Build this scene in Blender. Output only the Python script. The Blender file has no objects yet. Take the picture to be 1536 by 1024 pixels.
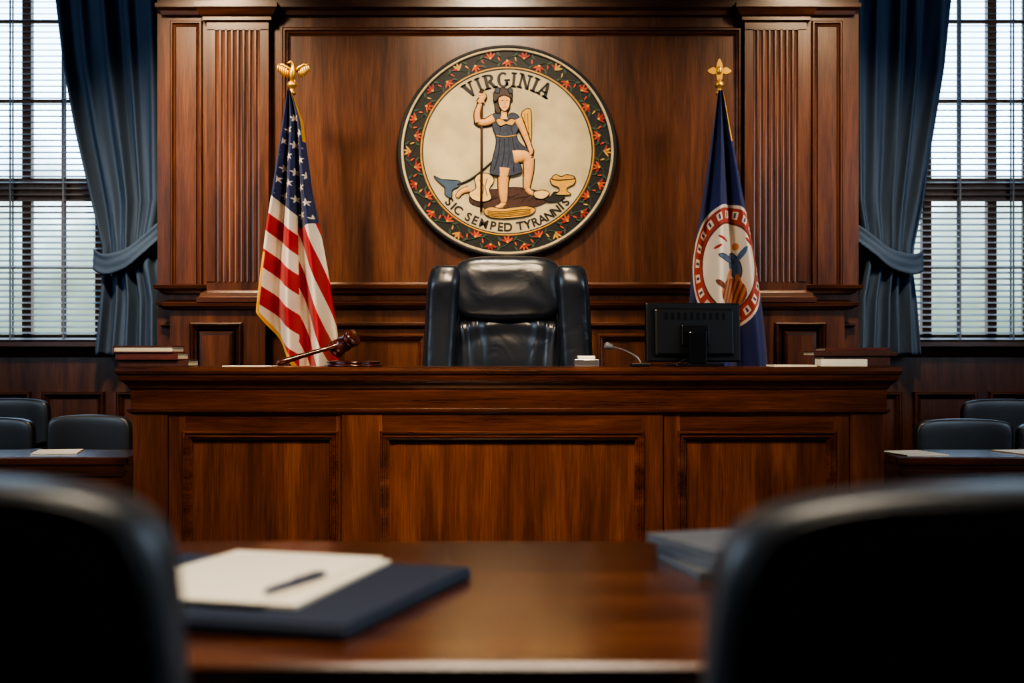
import bpy, bmesh, math, random
import numpy as np
from mathutils import Vector, Matrix
random.seed(4)
EYE=1.2; F=2000.0
# metre conversions for plans drawn at a known depth d (px/m = F/d)
def X(p,d): return (p-768)/F*d
def Z(p,d): return EYE+(530-p)/F*d
def lin(c):
    return tuple(((v/255)/12.92 if v/255<=0.04045 else ((v/255+0.055)/1.055)**2.4) for v in c)+(1,)

# ---------------------------------------------------------------- materials
def newmat(name):
    m=bpy.data.materials.new(name); m.use_nodes=True
    nt=m.node_tree; b=nt.nodes['Principled BSDF']; return m,nt,b
def simple(name,c,rough=.5,metal=0,bump=0,bscale=40,coat=0,var=0.0):
    m,nt,b=newmat(name)
    b.inputs['Roughness'].default_value=rough; b.inputs['Metallic'].default_value=metal
    b.inputs['Coat Weight'].default_value=coat
    tc=nt.nodes.new('ShaderNodeTexCoord')
    n=nt.nodes.new('ShaderNodeTexNoise'); n.inputs['Scale'].default_value=bscale; n.inputs['Detail'].default_value=5
    nt.links.new(tc.outputs['Object'],n.inputs['Vector'])
    r=nt.nodes.new('ShaderNodeValToRGB'); col=lin(c)
    k=var
    r.color_ramp.elements[0].position=.3; r.color_ramp.elements[1].position=.7
    r.color_ramp.elements[0].color=(col[0]*(1-k),col[1]*(1-k),col[2]*(1-k),1)
    r.color_ramp.elements[1].color=(min(1,col[0]*(1+k)),min(1,col[1]*(1+k)),min(1,col[2]*(1+k)),1)
    nt.links.new(n.outputs['Fac'],r.inputs['Fac']); nt.links.new(r.outputs['Color'],b.inputs['Base Color'])
    if bump:
        bp=nt.nodes.new('ShaderNodeBump'); bp.inputs['Strength'].default_value=bump; bp.inputs['Distance'].default_value=.01
        nt.links.new(n.outputs['Fac'],bp.inputs['Height']); nt.links.new(bp.outputs['Normal'],b.inputs['Normal'])
    return m
def wood(name,dark,mid,light,axis='z',rough=.38,coat=.25,scale=1.0):
    m,nt,b=newmat(name)
    tc=nt.nodes.new('ShaderNodeTexCoord')
    def noise(sc,st,det,dist):
        mp=nt.nodes.new('ShaderNodeMapping')
        s=[sc*st]*3; s['xyz'.index(axis)]=sc
        mp.inputs['Scale'].default_value=s
        n=nt.nodes.new('ShaderNodeTexNoise'); n.inputs['Scale'].default_value=1; n.inputs['Detail'].default_value=det
        n.inputs['Distortion'].default_value=dist; n.inputs['Roughness'].default_value=.65
        nt.links.new(tc.outputs['Object'],mp.inputs['Vector']); nt.links.new(mp.outputs['Vector'],n.inputs['Vector']); return n
    n1=noise(1.0*scale,11,8,.45); n2=noise(5*scale,34,4,.1)
    r=nt.nodes.new('ShaderNodeValToRGB'); e=r.color_ramp.elements
    e[0].position=.28; e[0].color=lin(dark); e[1].position=.72; e[1].color=lin(light)
    x=e.new(.5); x.color=lin(mid)
    nt.links.new(n1.outputs['Fac'],r.inputs['Fac'])
    r2=nt.nodes.new('ShaderNodeValToRGB'); r2.color_ramp.elements[0].position=.32; r2.color_ramp.elements[0].color=(.42,.38,.34,1)
    r2.color_ramp.elements[1].position=.6; r2.color_ramp.elements[1].color=(1,1,1,1)
    nt.links.new(n2.outputs['Fac'],r2.inputs['Fac'])
    mx=nt.nodes.new('ShaderNodeMix'); mx.data_type='RGBA'; mx.blend_type='MULTIPLY'; mx.inputs['Factor'].default_value=.8
    nt.links.new(r.outputs['Color'],mx.inputs['A']); nt.links.new(r2.outputs['Color'],mx.inputs['B'])
    nt.links.new(mx.outputs['Result'],b.inputs['Base Color'])
    bp=nt.nodes.new('ShaderNodeBump'); bp.inputs['Strength'].default_value=.06; bp.inputs['Distance'].default_value=.004
    nt.links.new(n2.outputs['Fac'],bp.inputs['Height']); nt.links.new(bp.outputs['Normal'],b.inputs['Normal'])
    b.inputs['Roughness'].default_value=rough; b.inputs['Coat Weight'].default_value=coat; b.inputs['Coat Roughness'].default_value=.2
    return m
WV=wood('wood_vertical',(58,31,18),(92,53,32),(120,75,48),'z',.36,.4)
WH=wood('wood_horizontal',(54,29,18),(84,48,30),(108,67,43),'x',.34,.4)
WBV=wood('bench_wood_vertical',(54,27,14),(94,53,30),(130,79,48),'z',.34,.4)
WBH=wood('bench_wood_horizontal',(52,27,16),(86,48,29),(112,68,43),'x',.26,.6)
WD=wood('wood_dark',(38,18,11),(60,32,19),(80,46,28),'x',.33)
WT=wood('table_wood',(60,29,14),(96,52,27),(130,78,44),'x',.2,.8)
WF=wood('floor_wood',(40,20,12),(66,35,20),(84,48,28),'y',.4)

def leather(name,c,rough=.38,wr=.35,sc=5):
    m,nt,b=newmat(name)
    b.inputs['Base Color'].default_value=lin(c); b.inputs['Roughness'].default_value=rough
    b.inputs['Specular IOR Level'].default_value=.8
    tc=nt.nodes.new('ShaderNodeTexCoord')
    v=nt.nodes.new('ShaderNodeTexVoronoi'); v.inputs['Scale'].default_value=160
    n=nt.nodes.new('ShaderNodeTexNoise'); n.inputs['Scale'].default_value=sc; n.inputs['Detail'].default_value=2; n.inputs['Distortion'].default_value=1.0
    nt.links.new(tc.outputs['Object'],v.inputs['Vector']); nt.links.new(tc.outputs['Object'],n.inputs['Vector'])
    b1=nt.nodes.new('ShaderNodeBump'); b1.inputs['Strength'].default_value=.1; b1.inputs['Distance'].default_value=.0015
    b2=nt.nodes.new('ShaderNodeBump'); b2.inputs['Strength'].default_value=wr; b2.inputs['Distance'].default_value=.03
    nt.links.new(v.outputs['Distance'],b1.inputs['Height']); nt.links.new(n.outputs['Fac'],b2.inputs['Height'])
    nt.links.new(b1.outputs['Normal'],b2.inputs['Normal']); nt.links.new(b2.outputs['Normal'],b.inputs['Normal'])
    return m
LE=leather('black_leather',(32,38,48),.33,.24,6)
LE2=leather('charcoal_leather',(34,36,40),.42,.06)
LE3=leather('charcoal_leather_light',(46,50,56),.4,.1)
BLK=simple('black_plastic',(14,15,17),.4,var=.1)
BLK2=simple('black_plastic_gloss',(20,21,24),.25)
GOLD=simple('gold',(236,186,96),.4,.85,var=.1)
BRASS=simple('brass_pole',(190,140,60),.35,1)
CHROME=simple('steel',(190,190,195),.3,1)
PAPER=simple('paper',(228,216,192),.8,var=.03)
PAGES=simple('book_pages',(215,198,164),.85,var=.12,bscale=200)
COVER=simple('book_cover',(104,50,38),.5,var=.2)
COVER2=simple('book_cover_brown',(84,48,34),.5,var=.2)
NAVY=simple('portfolio_blue',(42,50,66),.6,bump=.2,bscale=200,var=.1)
GREY=simple('booklet_grey',(98,100,104),.6,var=.1)
GREYP=simple('booklet_pages',(150,150,150),.8,var=.1,bscale=200)
PEN=simple('pen_blue',(24,40,80),.3)
GAV=wood('gavel_wood',(44,18,11),(76,34,21),(100,50,30),'x',.2,.7)
PLAST=simple('plaster_ceiling',(110,90,72),.9,var=.05)
CURT=simple('curtain_fabric',(88,108,134),.85,bump=.25,bscale=300,var=.12)
BLIND,nt_,b_=newmat('blind_slat')
b_.inputs['Base Color'].default_value=lin((170,172,176)); b_.inputs['Roughness'].default_value=.5
tr=nt_.nodes.new('ShaderNodeBsdfTranslucent'); tr.inputs['Color'].default_value=lin((165,175,188))
ms=nt_.nodes.new('ShaderNodeMixShader'); ms.inputs[0].default_value=.35
nt_.links.new(b_.outputs[0],ms.inputs[1]); nt_.links.new(tr.outputs[0],ms.inputs[2]); nt_.links.new(ms.outputs[0],nt_.nodes['Material Output'].inputs[0])

def vcolmat(name,rough=.7,bump=.1):
    m,nt,b=newmat(name)
    a=nt.nodes.new('ShaderNodeVertexColor'); a.layer_name='Col'
    nt.links.new(a.outputs['Color'],b.inputs['Base Color']); b.inputs['Roughness'].default_value=rough
    b.inputs['Sheen Weight'].default_value=.1
    n=nt.nodes.new('ShaderNodeTexNoise'); n.inputs['Scale'].default_value=300
    bp=nt.nodes.new('ShaderNodeBump'); bp.inputs['Strength'].default_value=bump; bp.inputs['Distance'].default_value=.002
    tc=nt.nodes.new('ShaderNodeTexCoord'); nt.links.new(tc.outputs['Object'],n.inputs['Vector'])
    nt.links.new(n.outputs['Fac'],bp.inputs['Height']); nt.links.new(bp.outputs['Normal'],b.inputs['Normal'])
    return m
FLAGM=vcolmat('flag_cloth')

# ---------------------------------------------------------------- builder
def crom(pts,closed=True,n=6):
    out=[]; N=len(pts)
    rng=range(N if closed else N-1)
    for i in rng:
        g=lambda k: pts[k%N] if closed else pts[max(0,min(N-1,k))]
        p0,p1,p2,p3=[Vector(g(i+k)) for k in(-1,0,1,2)]
        for j in range(n):
            t=j/n
            out.append(.5*((2*p1)+(p2-p0)*t+(2*p0-5*p1+4*p2-p3)*t*t+(3*p1-p0-3*p2+p3)*t**3))
    if not closed: out.append(Vector(pts[-1]))
    return out
class B:
    def __init__(s,name,parent=None): s.bm=bmesh.new(); s.mats=[]; s.name=name; s.parent=parent
    def mi(s,m):
        if m not in s.mats: s.mats.append(m)
        return s.mats.index(m)
    def face(s,vs,i,sm=False):
        try: f=s.bm.faces.new(vs)
        except ValueError: return
        f.material_index=i; f.smooth=sm
    def box(s,x0,x1,y0,y1,z0,z1,m,bev=0.0,M=None):
        i=s.mi(m)
        P=[(x,y,z) for z in(z0,z1) for y in(y0,y1) for x in(x0,x1)]
        if M: P=[M@Vector(p) for p in P]
        v=[s.bm.verts.new(p) for p in P]; fs=[]
        for q in((0,2,3,1),(4,5,7,6),(0,1,5,4),(2,6,7,3),(0,4,6,2),(1,3,7,5)):
            f=s.bm.faces.new([v[k] for k in q]); f.material_index=i; fs.append(f)
        if bev>0:
            es=list({e for f in fs for e in f.edges})
            bmesh.ops.bevel(s.bm,geom=es,offset=bev,segments=2,profile=.5,affect='EDGES')
    def rings(s,R,m,capa=True,capb=True,sm=False,closed=True):
        i=s.mi(m); V=[[s.bm.verts.new(p) for p in r] for r in R]; n=len(V[0])
        for a,b in zip(V,V[1:]):
            for k in range(n if closed else n-1):
                s.face([a[k],a[(k+1)%n],b[(k+1)%n],b[k]],i,sm)
        if capa: s.face(V[0][::-1],i)
        if capb: s.face(V[-1],i)
    def frame(s,x0,x1,z0,z1,y,prof,m,fill=None):
        R=[]
        for (a,h) in prof:
            R.append([(x0+a,y-h,z0+a),(x1-a,y-h,z0+a),(x1-a,y-h,z1-a),(x0+a,y-h,z1-a)])
        s.rings(R,m,False,False)
        if fill: s.rings([R[-1]],fill,False,True)
    def stack(s,x0,x1,y0,y1,prof,m,back=False):
        R=[]
        for (p,z) in prof:
            yb=y1+(p if back else 0)
            R.append([(x0-p,y0-p,z),(x1+p,y0-p,z),(x1+p,yb,z),(x0-p,yb,z)])
        s.rings(R,m)
    def tube(s,pts,rad,m,seg=12,flat=1.0,sm=True):
        pts=[Vector([float(c) for c in p]) for p in pts]; R=[]; up=Vector((0,1,0)); n=len(pts)
        if not hasattr(rad,'__len__'): rad=[rad]*n
        rad=[float(r) for r in rad]
        for k in range(n):
            t=(pts[min(n-1,k+1)]-pts[max(0,k-1)])
            if t.length<1e-9: t=Vector((0,0,1))
            t.normalize()
            u=up if abs(t.dot(up))<.95 else Vector((1,0,0))
            a=t.cross(u).normalized(); b=a.cross(t).normalized()
            R.append([pts[k]+a*(rad[k]*math.cos(q))+b*(rad[k]*math.sin(q)*flat) for q in[2*math.pi*j/seg for j in range(seg)]])
        s.rings(R,m,sm=sm)
    def lathe(s,p0,p1,prof,m,seg=28):
        p0=Vector(p0); p1=Vector(p1); d=p1-p0
        t=d.normalized(); u=Vector((0,0,1)) if abs(t.z)<.9 else Vector((1,0,0))
        a=t.cross(u).normalized(); b=t.cross(a).normalized()
        s.rings([[p0+d*k+r*(math.cos(q)*a+math.sin(q)*b) for q in[2*math.pi*j/seg for j in range(seg)]] for k,r in prof],m,sm=True)
    def cushion(s,c,size,m,e1=.35,e2=.35,nu=40,nv=28,fn=None,M=None):
        i=s.mi(m); c=Vector(c); sx,sy,sz=[q/2 for q in size]
        sp=lambda w,e: math.copysign(abs(w)**e,w)
        R=[]
        for a in range(nv+1):
            ph=-math.pi/2+math.pi*a/nv; row=[]
            for b in range(nu):
                th=2*math.pi*b/nu
                p=Vector((sx*sp(math.cos(ph),e1)*sp(math.cos(th),e2),sy*sp(math.cos(ph),e1)*sp(math.sin(th),e2),sz*sp(math.sin(ph),e1)))
                if fn: p=fn(p)
                p=c+p
                if M: p=M@p
                row.append(p)
            R.append(row)
        s.rings(R,m,sm=True)
    def plate(s,pts,y,th,m,flip=False,sm=False):
        i=s.mi(m)
        s.rings([[(p[0],y,p[1]) for p in pts],[(p[0],y-th,p[1]) for p in pts]],m,False,True,sm)
    def done(s,loc=None,sharp=True):
        bmesh.ops.recalc_face_normals(s.bm,faces=s.bm.faces)
        me=bpy.data.meshes.new(s.name); s.bm.to_mesh(me); s.bm.free()
        for m in s.mats: me.materials.append(m)
        o=bpy.data.objects.new(s.name,me); bpy.context.collection.objects.link(o)
        if s.parent: o.parent=s.parent
        return o
def empty(name,loc=(0,0,0)):
    e=bpy.data.objects.new(name,None); e.empty_display_size=.1; bpy.context.collection.objects.link(e); e.location=loc; return e
def reparent(o,e):
    o.parent=e; o.matrix_parent_inverse=Matrix.Translation(e.location).inverted()

# ---------------------------------------------------------------- room shell
RX=4.7; YB=8.9; YF=-2.5; H=3.9
b=B('floor'); b.box(-RX,RX,YF,YB,-.1,0,WF); b.done()
b=B('ceiling'); b.box(-RX,RX,YF,YB,H,H+.1,PLAST); b.done()
b=B('wall_left'); b.box(-RX-.15,-RX,YF,YB+.15,0,H,WV); b.done()
b=B('wall_right'); b.box(RX,RX+.15,YF,YB+.15,0,H,WV); b.done()
b=B('wall_rear'); b.box(-RX,RX,YF-.15,YF,0,H,WV); b.done()
# panelled feature wall
D=8.0
wx0,wx1=X(236,D),X(1288,D)
b=B('wall_back_panelled'); b.box(wx0,wx1,D,YB,0,H,WV); b.done()
b=B('trim_1')  # mouldings of the feature wall
mould=[(0,0),(0,.022),(.008,.03),(.018,.03),(.024,.018),(.034,.014),(.042,.004),(.05,0)]
thin=[(0,0),(0,.016),(.006,.022),(.014,.022),(.02,.01),(.03,.006),(.034,0)]
b.frame(X(424,D),X(1112,D),Z(436,D),Z(42,D),D,mould,WH)
for s0,s1 in((256,304),(1217,1263)):
    b.frame(X(s0,D),X(s1,D),Z(435,D),Z(32,D),D,thin+[(.036,.012),(.05,.012)],WV,WV)
# entablature
e0_,e1_=wx0+.06,wx1-.06
b.stack(e0_,e1_,D,YB,[(.0,Z(26,D)),(.03,Z(24,D)),(.035,Z(18,D)),(.06,Z(14,D)),(.06,Z(8,D)),(.03,Z(6,D)),(.03,Z(-20,D)),(.07,Z(-26,D)),(.1,Z(-50,D)),(.16,Z(-70,D)),(.18,H),(0,H)],WH)
# dado rail
b.stack(e0_,e1_,D,YB,[(0,Z(441,D)),(.03,Z(440,D)),(.04,Z(436,D)),(.065,Z(433,D)),(.07,Z(428,D)),(.05,Z(427,D)),(0,Z(426,D))],WH)
b.stack(e0_,e1_,D,YB,[(0,Z(464,D)),(.02,Z(463,D)),(.05,Z(458,D)),(.055,Z(454,D)),(.02,Z(453,D)),(0,Z(450,D))],WH)
b.stack(e0_,e1_,D,YB,[(0,Z(492,D)),(.02,Z(491,D)),(.035,Z(488,D)),(.035,Z(485,D)),(0,Z(483,D))],WH)
for a,c in((505,640),(655,880),(895,1030)):
    b.frame(X(a,D),X(c,D),.6,Z(500,D),D,mould,WH)
# pilasters
for c0,c1 in((314,406),(1114,1206)):
    x0,x1=X(c0,D),X(c1,D); zb,zt=Z(437,D),Z(38,D)
    pts=[(x0,D),(x0,D-.07)]
    n=8; fx0=x0+.045; fx1=x1-.045; w=(fx1-fx0)/n
    for k in range(n):
        cx=fx0+w*(k+.5); r=w*.34
        for j in range(7):
            a=math.pi*j/6; pts.append((cx-r*math.cos(a),D-.07+r*.9*math.sin(a)))
    pts+=[(x1,D-.07),(x1,D)]
    b.rings([[(p[0],p[1],z) for p in pts] for z in(zb+.05,zt-.04)],WV)
    b.stack(x0,x1,D-.07,D,[(0,zb),(.0,zb+.055)],WV)
    b.stack(x0,x1,D-.07,D,[(0,zt-.045),(.0,zt),(.02,zt+.01),(.02,zt+.03),(.035,zt+.04),(.05,zt+.07),(.06,zt+.08),(.06,zt+.11),(0,zt+.112)],WH)
    b.stack(x0,x1,D-.07,D,[(.0,Z(455,D)),(.05,Z(454,D)),(.05,Z(447,D)),(.035,Z(445,D)),(.03,Z(440,D)),(.01,Z(437,D)),(0,Z(436,D))],WH)
# pedestals
for c0,c1,p0,p1 in((260,402,290,368),(1136,1262,1158,1234)):
    x0,x1=X(c0,D),X(c1,D)
    b.box(x0,x1,D-.08,D,0,Z(462,D),WV)
    b.stack(x0,x1,D-.08,D,[(0,Z(466,D)),(.02,Z(464,D)),(.035,Z(460,D)),(.04,Z(455,D)),(0,Z(454,D))],WH)
    b.frame(X(p0,D),X(p1,D),.5,Z(484,D),D-.08,[(0,0),(0,.016),(.01,.024),(.02,.02),(.03,.006),(.04,.0),(.05,.0),(.06,.012),(.075,.014)],WD,WV)
b.done()
# window wall(s)
DW=YB
sill=Z(515,DW); wtop=3.75
wins=[(-4.15,X(205,DW)),(X(1330,DW),4.15)]
b=B('wall_back')
for (a,c),(e0,e1) in zip(wins,((-RX,wx0),(wx1,RX))):
    b.box(e0,e1,DW,DW+.15,0,sill,WV); b.box(e0,e1,DW,DW+.15,wtop,H,WV)
    b.box(e0,a,DW,DW+.15,sill,wtop,WV); b.box(c,e1,DW,DW+.15,sill,wtop,WV)
b.done()
b=B('trim_2')
for (e0,e1) in((-RX,wx0-.005),(wx1+.005,RX)):
    b.stack(e0,e1,DW,DW+.01,[(0,sill-.09),(.03,sill-.085),(.04,sill-.05),(.08,sill-.03),(.1,sill-.02),(.1,sill+.01),(0,sill+.012)],WH)
    n=5; w=(e1-e0-.1)/n
    for k in range(n):
        b.frame(e0+.05+k*w+.04,e0+.05+(k+1)*w-.04,.25,sill-.32,DW,mould,WH)
b.done()
WFR=simple('window_frame_wood',(140,98,74),.5,var=.2)
for k,(a,c) in enumerate(wins):
    e=empty('window_%d'%(k+1),((a+c)/2,DW,sill))
    b=B('frame'); fy0,fy1=DW+.02,DW+.08
    t=.06
    b.box(a,a+t,fy0,fy1,sill,wtop,WFR); b.box(c-t,c,fy0,fy1,sill,wtop,WFR)
    b.box(a+t,c-t,fy0,fy1,sill,sill+t,WFR); b.box(a+t,c-t,fy0,fy1,wtop-t,wtop,WFR)
    b.box(a+t,c-t,fy0-.015,fy1,Z(300,DW),Z(267,DW),WFR)
    mx=[X(38,DW),X(148,DW),X(-70,DW)] if k==0 else [X(1392,DW),X(1490,DW),X(1590,DW)]
    for q in mx: b.box(q-.03,q+.03,fy0,fy1-.002,sill,wtop,WFR)
    for q in (Z(150,DW),Z(30,DW),Z(400,DW)): b.box(a+t,c-t,fy1-.05,fy1-.02,q-.01,q+.01,WFR)
    for i in range(len(mx)):
        q=mx[i]+(.24 if k==0 else .22); b.box(q-.01,q+.01,fy1-.05,fy1-.02,sill,wtop,WFR)
    o=b.done(); reparent(o,e)
    b=B('blinds')
    z=sill+.03
    while z<wtop-.05:
        M=Matrix.Translation((0,DW-.035,z))@Matrix.Rotation(math.radians(20),4,'X')
        b.box(a+.01,c-.01,-.021,.021,-.001,.001,BLIND,M=M); z+=.04
    for q in np.linspace(a+.12,c-.12,5):
        q=float(q)
        b.box(q-.006,q+.006,DW-.06,DW-.0585,sill+.02,wtop-.03,BLIND)
        b.box(q-.006,q+.006,DW-.0115,DW-.01,sill+.02,wtop-.03,BLIND)
    b.box(a,c,DW-.06,DW-.01,wtop-.05,wtop,BLIND)
    o=b.done(); reparent(o,e)
# curtains
DC=8.72
def interp(tab,y):
    return np.interp(y,[t[0] for t in tab],[t[1] for t in tab])
def curtain(L,R,side):
    e=empty('curtain',(X((L[1][1]+R[1][1])/2,DC),DC,Z(300,DC)))
    NU,NV=160,130; y0,y1=-95,532
    b=B('drape'); rows=[]
    for j in range(NV+1):
        v=j/NV; py=y0+(y1-y0)*v; l=interp(L,py); r=interp(R,py); row=[]
        g=math.exp(-((py-378)/45)**2)
        for i in range(NU+1):
            u=i/NU; amp=.04*(1-.5*g)
            ph=2*math.pi*5*u+.8*math.sin(v*5+u*3)+.6*math.sin(u*11)
            y=DC-amp*math.sin(ph)-.02*math.sin(ph*.5+1.3)-.006*math.sin(ph*2.3+v*9)
            y-=.05*g*math.sin(math.pi*u)
            px=l+(r-l)*(u+.012*math.sin(ph+1))
            row.append((float(X(px,DC)),y,Z(py,DC)))
        rows.append(row)
    b.rings(rows,CURT,False,False,True,closed=False)
    o=b.done(); reparent(o,e)
    md=o.modifiers.new('s','SOLIDIFY'); md.thickness=.004
    # tie back
    b=B('tieback'); R_=[]
    if side<0: A=[(146,390),(165,398),(195,390),(220,370),(243,347)]
    else: A=[(1379,392),(1362,398),(1330,390),(1305,370),(1281,350)]
    pts=crom([(X(p,DC),Z(q,DC)) for p,q in A],False,8)
    n=len(pts)
    for k,p in enumerate(pts):
        t=k/(n-1); y=DC-.04-.075*math.sin(math.pi*min(1,max(0,t*.9+.05)))**.6
        w=.068-.012*t
        R_.append([(p[0],y+.02*math.sin((t*9+s_*2))*.25-(.004 if abs(s_)<.9 else 0)-.004*math.cos(s_*7),p[1]+w*s_) for s_ in(-1,-.8,-.6,-.35,-.1,.15,.4,.6,.8,1)])
    b.rings(R_,CURT,False,False,True,closed=False); o=b.done(); reparent(o,e)
    md=o.modifiers.new('s','SOLIDIFY'); md.thickness=.006
    b=B('rod'); xa=X(L[0][1]-40,DC); xb=X(R[0][1]+40,DC)
    if side<0: xb=min(xb,wx0-.02)
    else: xa=max(xa,wx1+.02)
    b.tube([(xa,DC,Z(-95,DC)),(xb,DC,Z(-95,DC))],.016,BRASS); o=b.done(); reparent(o,e)
curtain([(-95,80),(0,85),(100,97),(200,115),(300,137),(370,154),(400,154),(450,150),(532,142)],
        [(-95,250),(0,250),(300,250),(370,236),(400,236),(450,246),(532,250)],-1)
curtain([(-95,1282),(0,1282),(300,1284),(370,1296),(400,1298),(450,1288),(532,1284)],
        [(-95,1434),(0,1430),(100,1420),(200,1404),(300,1388),(370,1372),(400,1370),(450,1376),(532,1382)],1)
# dais
b=B('dais_floor'); b.box(wx0,wx1,6.32,D-.08,0,.4,WF); b.done()

# ---------------------------------------------------------------- bench
DB=6.2
bx0,bx1=X(200,DB),X(1326,DB); bt=Z(550,DB)
b=B('judge_bench')
b.box(bx0,bx1,DB+.02,DB+.1,0,Z(600,DB),WBV)
for a,c in((bx0,bx0+.05),(bx1-.05,bx1)): b.box(a,c,DB+.1,DB+.4,0,Z(600,DB),WBV)
def zz(p): return Z(p,DB)
b.stack(bx0,bx1,DB,DB+.39,[(0,zz(622)),(.008,zz(620)),(.022,zz(617)),(.024,zz(613)),(.01,zz(612)),(.01,zz(584)),(.018,zz(582)),(.024,zz(578)),(.034,zz(574)),(.052,zz(570)),(.056,zz(565)),(.056,zz(562)),(.064,zz(560)),(.068,zz(556)),(.066,zz(552)),(.058,bt),(0,bt)],WBH,back=True)
# boards
P=[(252,512,278,504),(512,995,574,962),(995,1275,1020,1250)]
pz0,pz1=.22,zz(650)
zb1=zz(621)
b.box(bx0,X(252,DB),DB-.006,DB+.03,0,zb1,WBV,.004); b.box(X(1275,DB),bx1,DB-.006,DB+.03,0,zb1,WBV,.004)
for a,c,p,q in P:
    xa,xc,xp,xq=[X(t,DB) for t in(a,c,p,q)]; off=.006 if a==512 else 0
    b.box(xa+.003,xp,DB-off,DB+.03,0,zb1,WBV,.003); b.box(xq,xc-.003,DB-off,DB+.03,0,zb1,WBV,.003)
    b.box(xp,xq,DB-off+.0004,DB+.03,pz1,zb1,WBH); b.box(xp,xq,DB-off+.0004,DB+.03,0,pz0,WBH)
    b.frame(xp-.012,xq+.012,pz0-.012,pz1+.012,DB-off,[(0,0),(0,.01),(.004,.014),(.01,.014),(.015,.005),(.02,.004),(.023,.009),(.028,.009),(.034,-.002),(.04,-.005),(.044,-.012+off)],WBH)
b.box(bx0-.01,bx1+.01,DB-.02,DB+.02,0,.12,WD,.004)
b.done()

# ---------------------------------------------------------------- seal
CX,CZ=761,227; YS=7.94; SC=252.
sx0,sz0=X(CX,YS),Z(CZ,YS)
def S(p,q): return (sx0+(p-CX)/SC, sz0+(CZ-q)/SC)
seal=empty('state_seal_plaque',(sx0,D,sz0))
def flat(name,c,r=.6,var=.12,sc=30,bump=.0): return simple(name,c,r,var=var,bscale=sc,bump=bump)
CREAM=flat('seal_cream',(176,158,120),.6,.2,6); INK=flat('seal_ink',(20,15,14)); SKIN=flat('seal_skin',(204,148,88),.6,.08)
BLUE=flat('seal_dress',(44,50,66),.6,.3,40); SGOLD=flat('seal_gold',(180,132,56),.5,.2); OR=flat('seal_orange',(176,68,34)); REDM=flat('seal_red',(140,40,28))
GRN=flat('seal_green',(48,70,52)); BRN=flat('seal_brown',(66,38,27),.7,.3,60); OCH=flat('seal_ochre',(190,140,54),.6,.15,60); PALE=flat('seal_pale',(206,168,104)); SBL=flat('seal_axe_blue',(60,78,96)); HAIR=flat('seal_hair',(58,38,30)); BAND=flat('seal_band',(18,15,15))
b=B('disc',None)
def ring(b,prof,m,seg=128):
    b.rings([[(sx0+r/SC*math.cos(a),y,sz0+r/SC*math.sin(a)*.97) for a in[2*math.pi*j/seg for j in range(seg)]] for r,y in prof],m,False,False,False)
ring(b,[(164,D-.001),(165,7.95),(164,7.935),(161,7.932),(159.5,7.934)],INK)
ring(b,[(159.5,7.934),(159,7.93),(156.5,7.93),(155.5,7.936)],CREAM)
ring(b,[(155.5,7.936),(154,7.941),(131,7.941)],BAND)
ring(b,[(131,7.941),(130,7.936),(128.5,7.936),(128,7.94)],SGOLD)
ring(b,[(128,7.938),(126.5,7.938),(126.4,7.94)],INK)
b.rings([[(sx0+126.5/SC*math.cos(a),YS,sz0+126.5/SC*math.sin(a)*.97) for a in[2*math.pi*j/128 for j in range(128)]]],CREAM,False,True)
reparent(b.done(),seal)
b=B('floral_border')
def leaf(cr,ca,ang,l,w,m,y=7.941,t=.006):
    cx=CX+cr*math.sin(ca); cy=CZ-cr*math.cos(ca)*.97
    o=[]
    for k in range(10):
        a=2*math.pi*k/10; u=l*math.cos(a); v=w*math.sin(a)*(1-.35*math.cos(a))
        o.append(S(cx+u*math.cos(ang)-v*math.sin(ang), cy+u*math.sin(ang)+v*math.cos(ang)))
    b.plate(o,y,t,m)
NB=36
for k in range(NB):
    a=2*math.pi*k/NB; sgn=1 if k%2 else -1
    c1=[OR,REDM,OR,SGOLD,OR,OR][k%6]
    cr=143+sgn*3
    base=a-math.pi/2
    for q in(-1.1,-.45,.2,.85):
        d=base*1+ (0 if sgn>0 else math.pi)+q*1.1
        dx,dy=math.cos(d)*5.4,math.sin(d)*5.4
        cx=cr*math.sin(a)+dx; cy=-cr*math.cos(a)+dy
        leaf(math.hypot(cx,cy),math.atan2(cx,-cy),d,5.0,1.6,c1 if abs(q)<.9 else REDM)
    leaf(cr,a,a,2.0,2.0,SGOLD,7.936,.004)
    am=a+math.pi/NB
    leaf(150.5,am,am+.9*sgn,4.5,1.5,GRN); leaf(135.5,am,am-.9*sgn,4.5,1.5,GRN); leaf(143,am,am+1.2,3.6,1.2,SGOLD if k%3==0 else OR)
vp=[]
for k in range(361):
    a=math.radians(k); r=143+6*math.sin(a*18); vp.append((*S(CX+r*math.sin(a),CZ-r*math.cos(a)*.97),))
b.tube([(p[0],7.939,p[1]) for p in vp],.0028,GRN,6)
reparent(b.done(),seal)
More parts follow.
